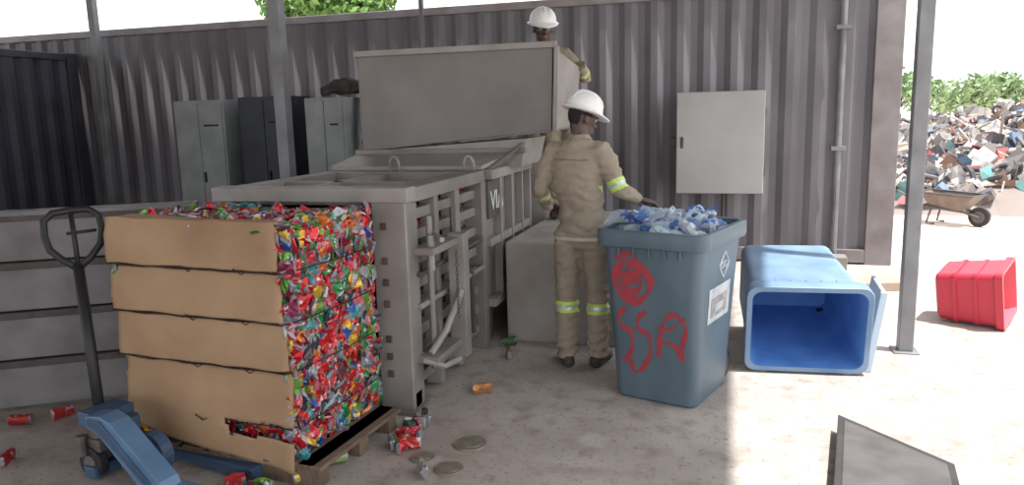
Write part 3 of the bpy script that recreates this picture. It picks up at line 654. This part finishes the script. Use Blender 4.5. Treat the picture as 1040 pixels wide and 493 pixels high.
for u_,v_ in((0.06,0.03),(0.11,0.09),(0.125,0.16),(0.12,0.235),(0.08,0.27),(0,0.275),(-0.08,0.27),(-0.12,0.235),(-0.125,0.16),(-0.11,0.09),(-0.06,0.03),(0,-0.02)):
    loop.append(ht+sd*u_+ax*v_)
h.tube(loop,[0.017]*len(loop),10); h.tube([ht,ht+ax*0.275],0.012,8)
h.tube([ht+ax*0.16-sd*0.03,ht+ax*0.16+sd*0.10],0.008,6)
h.obj('tow_handle',[m_black],pj,smooth=True)
# ---------------------------------------------------------------- loose cans & lids on ground
gc=M()
for (x,y,an,cl,col) in((-3.78,3.06,0.4,1,(150,40,40)),(-3.63,3.20,1.2,0,(190,60,60)),(-3.41,2.66,2.0,0,(180,40,46)),(-1.80,3.03,0.6,1,(150,172,112)),(-1.85,2.84,0.9,1,(205,165,62)),(-1.51,3.26,0.2,0,(186,60,55)),(-1.39,4.07,0.3,0,(190,130,80)),(-1.58,3.50,0.1,0,(190,190,195)),(-1.50,5.0,0.7,1,(70,106,66)),(-1.54,3.40,2.5,0,(120,120,130)),(-1.34,3.02,2.2,0,(150,150,150)),(-3.2,3.1,0.3,0,(180,50,56)),(-1.57,3.60,1.9,0,(60,60,60)),(-1.42,4.75,1.9,0,(120,110,80))):
    can(gc,(x,y,0.035),(math.cos(an),math.sin(an),0),(0,0,1),0.12,0.031,1.0 if cl else 0.6,0.0015 if cl else 0.006,14,col,True)
for i in range(8): can(gc,(random.uniform(-2.15,-1.95),random.uniform(2.66,2.74),0.03),rv()*V((1,1,0.15)),(0,0,1),0.09,0.03,0.5,0.006,8)
for i in range(12): can(gc,(random.uniform(-1.62,-1.50),random.uniform(3.15,3.6),0.03),rv()*V((1,1,0.1)),(0,0,1),0.09,0.03,0.5,0.006,8)
for v in range(len(gc.v)):
    if gc.v[v][2]<0.003: gc.v[v]=(gc.v[v][0],gc.v[v][1],0.003)
gc.obj('loose_cans',[m_can],color=True)
ll=M()
for x,y,rr in((-1.23,3.38,0.085),(-1.41,3.18,0.06),(-1.24,3.10,0.07)):
    ll.tube([(x,y,0.002),(x,y,0.010)],[rr,rr*0.97],24); ll.tube([(x,y,0.010),(x,y,0.012)],[rr*0.7,rr*0.68],20)
ll.obj('tin_lids',[mat('tin_lid',(138,130,118),0.5,0.25,(112,104,92),20)])
# ---------------------------------------------------------------- low metal box foreground right
sp_=M(); TR=[V((0.57,3.93,0)),V((0.97,3.47,0)),V((0.86,2.75,0)),V((0.44,3.05,0))]
sp_.prism(TR,(0,0,0.09),0)
CT=(TR[0]+TR[2])/2
sp_.prism([CT+(p_-CT)*1.03+UP*0.078 for p_ in TR],(0,0,0.016),1); sp_.prism([CT+(p_-CT)*0.9+UP*0.09 for p_ in TR],(0,0,0.008),0)
sp_.obj('metal_box',[mat('tray',(88,84,84),0.85,0.0,(72,68,67),8),mat('tray_rim',(58,55,56),0.85,0.0,(46,43,43),8)],bevel=0.004)
# red crate lying tilted in the sun
fr=M()
def crr(x,hw,hh_): return [V((x,p_.x,p_.y)) for p_ in rrect(hw,hh_,0.04,0)]
fr.loft([crr(0,0.16,0.16),crr(0.02,0.18,0.18),crr(0.40,0.205,0.205),crr(0.40,0.222,0.222),crr(0.45,0.222,0.222)],0,caps=False)
fr.add(crr(0,0.16,0.16),[tuple(range(20))],0)
fr.loft([crr(0.45,0.222,0.222),crr(0.45,0.20,0.20),crr(0.04,0.155,0.155)],1,caps=False); fr.add(crr(0.04,0.155,0.155),[tuple(range(20))],1)
for x in(0.12,0.26): fr.loft([crr(x,0.192+x*0.04,0.192+x*0.04),crr(x+0.025,0.194+x*0.04,0.194+x*0.04)],0)
MX=Matrix.Translation((1.62,6.40,0.235))@Matrix.Rotation(math.radians(-28),4,'Z')@Matrix.Rotation(math.radians(-4),4,'Y')@Matrix.Rotation(math.radians(9),4,'X')
fr.v=[tuple(MX@V(p_)) for p_ in fr.v]; mzz=min(p_[2] for p_ in fr.v); fr.v=[(p_[0],p_[1],p_[2]-mzz+0.002) for p_ in fr.v]
fr.obj('red_plastic_crate',[mat('crate_red',(188,44,64),0.5),mat('crate_inner',(214,96,108),0.5)])
wb=M(); wb.obox((1.25,7.35,0.04),(0.26,0.08,0),(-0.08,0.16,0),(0,0,0.04),0); wb.obox((0.95,8.15,0.07),(0.22,0,0),(0,0.10,0),(0,0,0.07),1)
wb.obj('cardboard_box',[mat('faded_card',(176,158,144),0.85,0,(156,136,120),5),m_steel_l],bevel=0.005)
# ---------------------------------------------------------------- wheelbarrow
wbv=empty('wheelbarrow'); k=M(); c=V((2.94,11.5,0)); A=V((0.80,-0.60,0)); Bv=V((0.60,0.80,0)); K=0.74
def wp(x,y,z): return c+(A*x+Bv*y+UP*z)*K
bt_=[wp(-0.25,-0.18,0.32),wp(0.25,-0.18,0.28),wp(0.25,0.18,0.28),wp(-0.25,0.18,0.32)]; tp_=[wp(-0.48,-0.30,0.60),wp(0.48,-0.30,0.56),wp(0.48,0.30,0.56),wp(-0.48,0.30,0.60)]
k.loft([bt_,tp_],0,caps=False); k.add(bt_,[(0,1,2,3)],0)
k.tube(tp_+[tp_[0]],0.014,6,mi=1)
for sy in(-1,1):
    k.tube([wp(-0.85,sy*0.28,0.60),wp(-0.4,sy*0.24,0.34),wp(0.3,sy*0.14,0.26),wp(0.52,sy*0.05,0.17)],0.016,8,mi=1)
    k.tube([wp(-0.25,sy*0.2,0.32),wp(-0.32,sy*0.22,0.02),wp(-0.18,sy*0.2,0.02)],0.014,8,mi=1)
k.tube([wp(0.50,-0.04,0.18),wp(0.50,0.04,0.18)],0.132,24,mi=2); k.tube([wp(0.50,-0.05,0.18),wp(0.50,0.05,0.18)],0.08,16,mi=1)
k.obj('barrow',[mat('barrow_rust',(124,112,104),0.7,0.1,(98,84,76),6),m_steel_d,m_black],wbv)
# ---------------------------------------------------------------- scrap heap
sh_=M(); 
def hh(x,y):
    e_=max(0,1-((x-10.0)/7.9)**2)*max(0,1-((y-20)/7.6)**2)
    return 1.62*e_**0.5*(0.85+0.3*noise.noise(V((x*0.4,y*0.4,0)))) if e_>0 else -0.05
n=44; vs=[]
for i in range(n+1):
    for j in range(n+1):
        x=1.5+17*i/n; y=11.5+17*j/n; vs.append((x,y,hh(x,y)+0.12*noise.noise(V((x*2,y*2,1)))*(hh(x,y)>0.1)-0.02))
sh_.add(vs,[(i*(n+1)+j,(i+1)*(n+1)+j,(i+1)*(n+1)+j+1,i*(n+1)+j+1) for i in range(n) for j in range(n)],0,lin((128,116,110)))
SCC=[(158,150,146)]*6+[(118,112,112)]*6+[(190,187,186)]*5+[(136,104,88)]*3+[(74,72,78)]*5+[(88,116,142)]*2+[(96,150,150)]*1+[(172,84,80)]*2+[(214,213,212)]*3+[(160,138,116)]*2
for i in range(3300):
    x=random.uniform(2.2,15); y=random.uniform(12.6,24); z=hh(x,y)
    if z<0.0: 
        if random.random()<0.9: continue
        z=0.05
    if y>20 and random.random()<0.6: continue
    z=max(z,0.05)+random.uniform(-0.03,0.12); col=lin(random.choice(SCC)); t=random.random(); d_=rv(); s_,t_=perp(d_,rv())
    if t<0.45:
        a1,b1=random.uniform(0.06,0.26),random.uniform(0.05,0.18); c_=V((x,y,z)); g_=[]
        for ii in(-1,0,1):
            for jj in(-1,0,1): g_.append(c_+d_*a1*ii+s_*b1*jj+t_*random.uniform(-0.06,0.06))
        sh_.add(g_,[(0,1,4,3),(1,2,5,4),(3,4,7,6),(4,5,8,7)],0,col)
    elif t<0.72: sh_.tube([V((x,y,z))-d_*random.uniform(0.1,0.45),V((x,y,z)),V((x,y,z))+d_*random.uniform(0.1,0.4)+s_*random.uniform(-0.1,0.1)],random.uniform(0.01,0.035),6,col=col)
    elif t<0.82: 
        R=random.uniform(0.08,0.22); sh_.tube([V((x,y,z))+(s_*math.cos(q)+t_*math.sin(q))*R for q in [a_*0.6981 for a_ in range(10)]],0.02+R*0.12,6,col=lin((70,68,72)),caps=False)
    else: sh_.obox((x,y,z),d_*random.uniform(0.06,0.2),s_*random.uniform(0.05,0.14),t_*random.uniform(0.03,0.12),0,col)
for (x,y,z,R,L) in((7.2,15.6,1.05,0.15,1.3),(5.6,13.6,0.62,0.30,0.30),(5.0,14.4,0.5,0.12,0.9),(8.0,16.5,1.25,0.18,1.6)):
    sh_.tube([(x-L/2,y,z),(x+L/2,y+0.3,z-0.15)],R,16,col=lin((84,86,92)))
sh_.obj('scrap_heap',[mat('scrap',(130,120,110),0.75,0.0,(128,112,104),9,0.5,0.75,attr='Col')],color=True)
# ---------------------------------------------------------------- trees
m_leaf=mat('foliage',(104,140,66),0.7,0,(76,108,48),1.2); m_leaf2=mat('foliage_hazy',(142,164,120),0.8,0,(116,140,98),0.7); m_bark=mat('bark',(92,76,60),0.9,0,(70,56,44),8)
def tree(x,y,h,R,nl,ls,ml,flat=0.7):
    e=empty('leafy_tree'); t=M(); t.tube([(x,y,0),(x+0.1,y,h*0.35),(x-0.05,y+0.1,h*0.6)],[0.2,0.14,0.08],10)
    cl=[]
    for i in range(9):
        a=random.uniform(0,6.28); q=random.uniform(0.2,0.7)*R; c_=V((x+math.cos(a)*q,y+math.sin(a)*q,h-R*flat*random.uniform(0.4,1.1))); cl.append((c_,R*random.uniform(0.3,0.45)))
        t.tube([(x,y,h*0.45),((x+c_.x)/2,(y+c_.y)/2,(h*0.5+c_.z)/2),c_],[0.07,0.05,0.02],6)
    t.obj('trunk',[m_bark],e); l=M()
    for i in range(nl):
        c_,r_=random.choice(cl); p_=c_+rv()*r_*random.uniform(0.5,1.05); p_.z=max(p_.z,0.3); d_=rv(); s_,tt=perp(d_,rv()); k_=ls*random.uniform(0.6,1.3)
        l.add([p_-d_*k_,p_+s_*k_*0.45,p_+d_*k_,p_-s_*k_*0.45],[(0,1,2,3)])
    l.obj('leaves',[ml],e,fixn=False)
tree(-8.05,14.3,4.7,1.5,6500,0.10,m_leaf)
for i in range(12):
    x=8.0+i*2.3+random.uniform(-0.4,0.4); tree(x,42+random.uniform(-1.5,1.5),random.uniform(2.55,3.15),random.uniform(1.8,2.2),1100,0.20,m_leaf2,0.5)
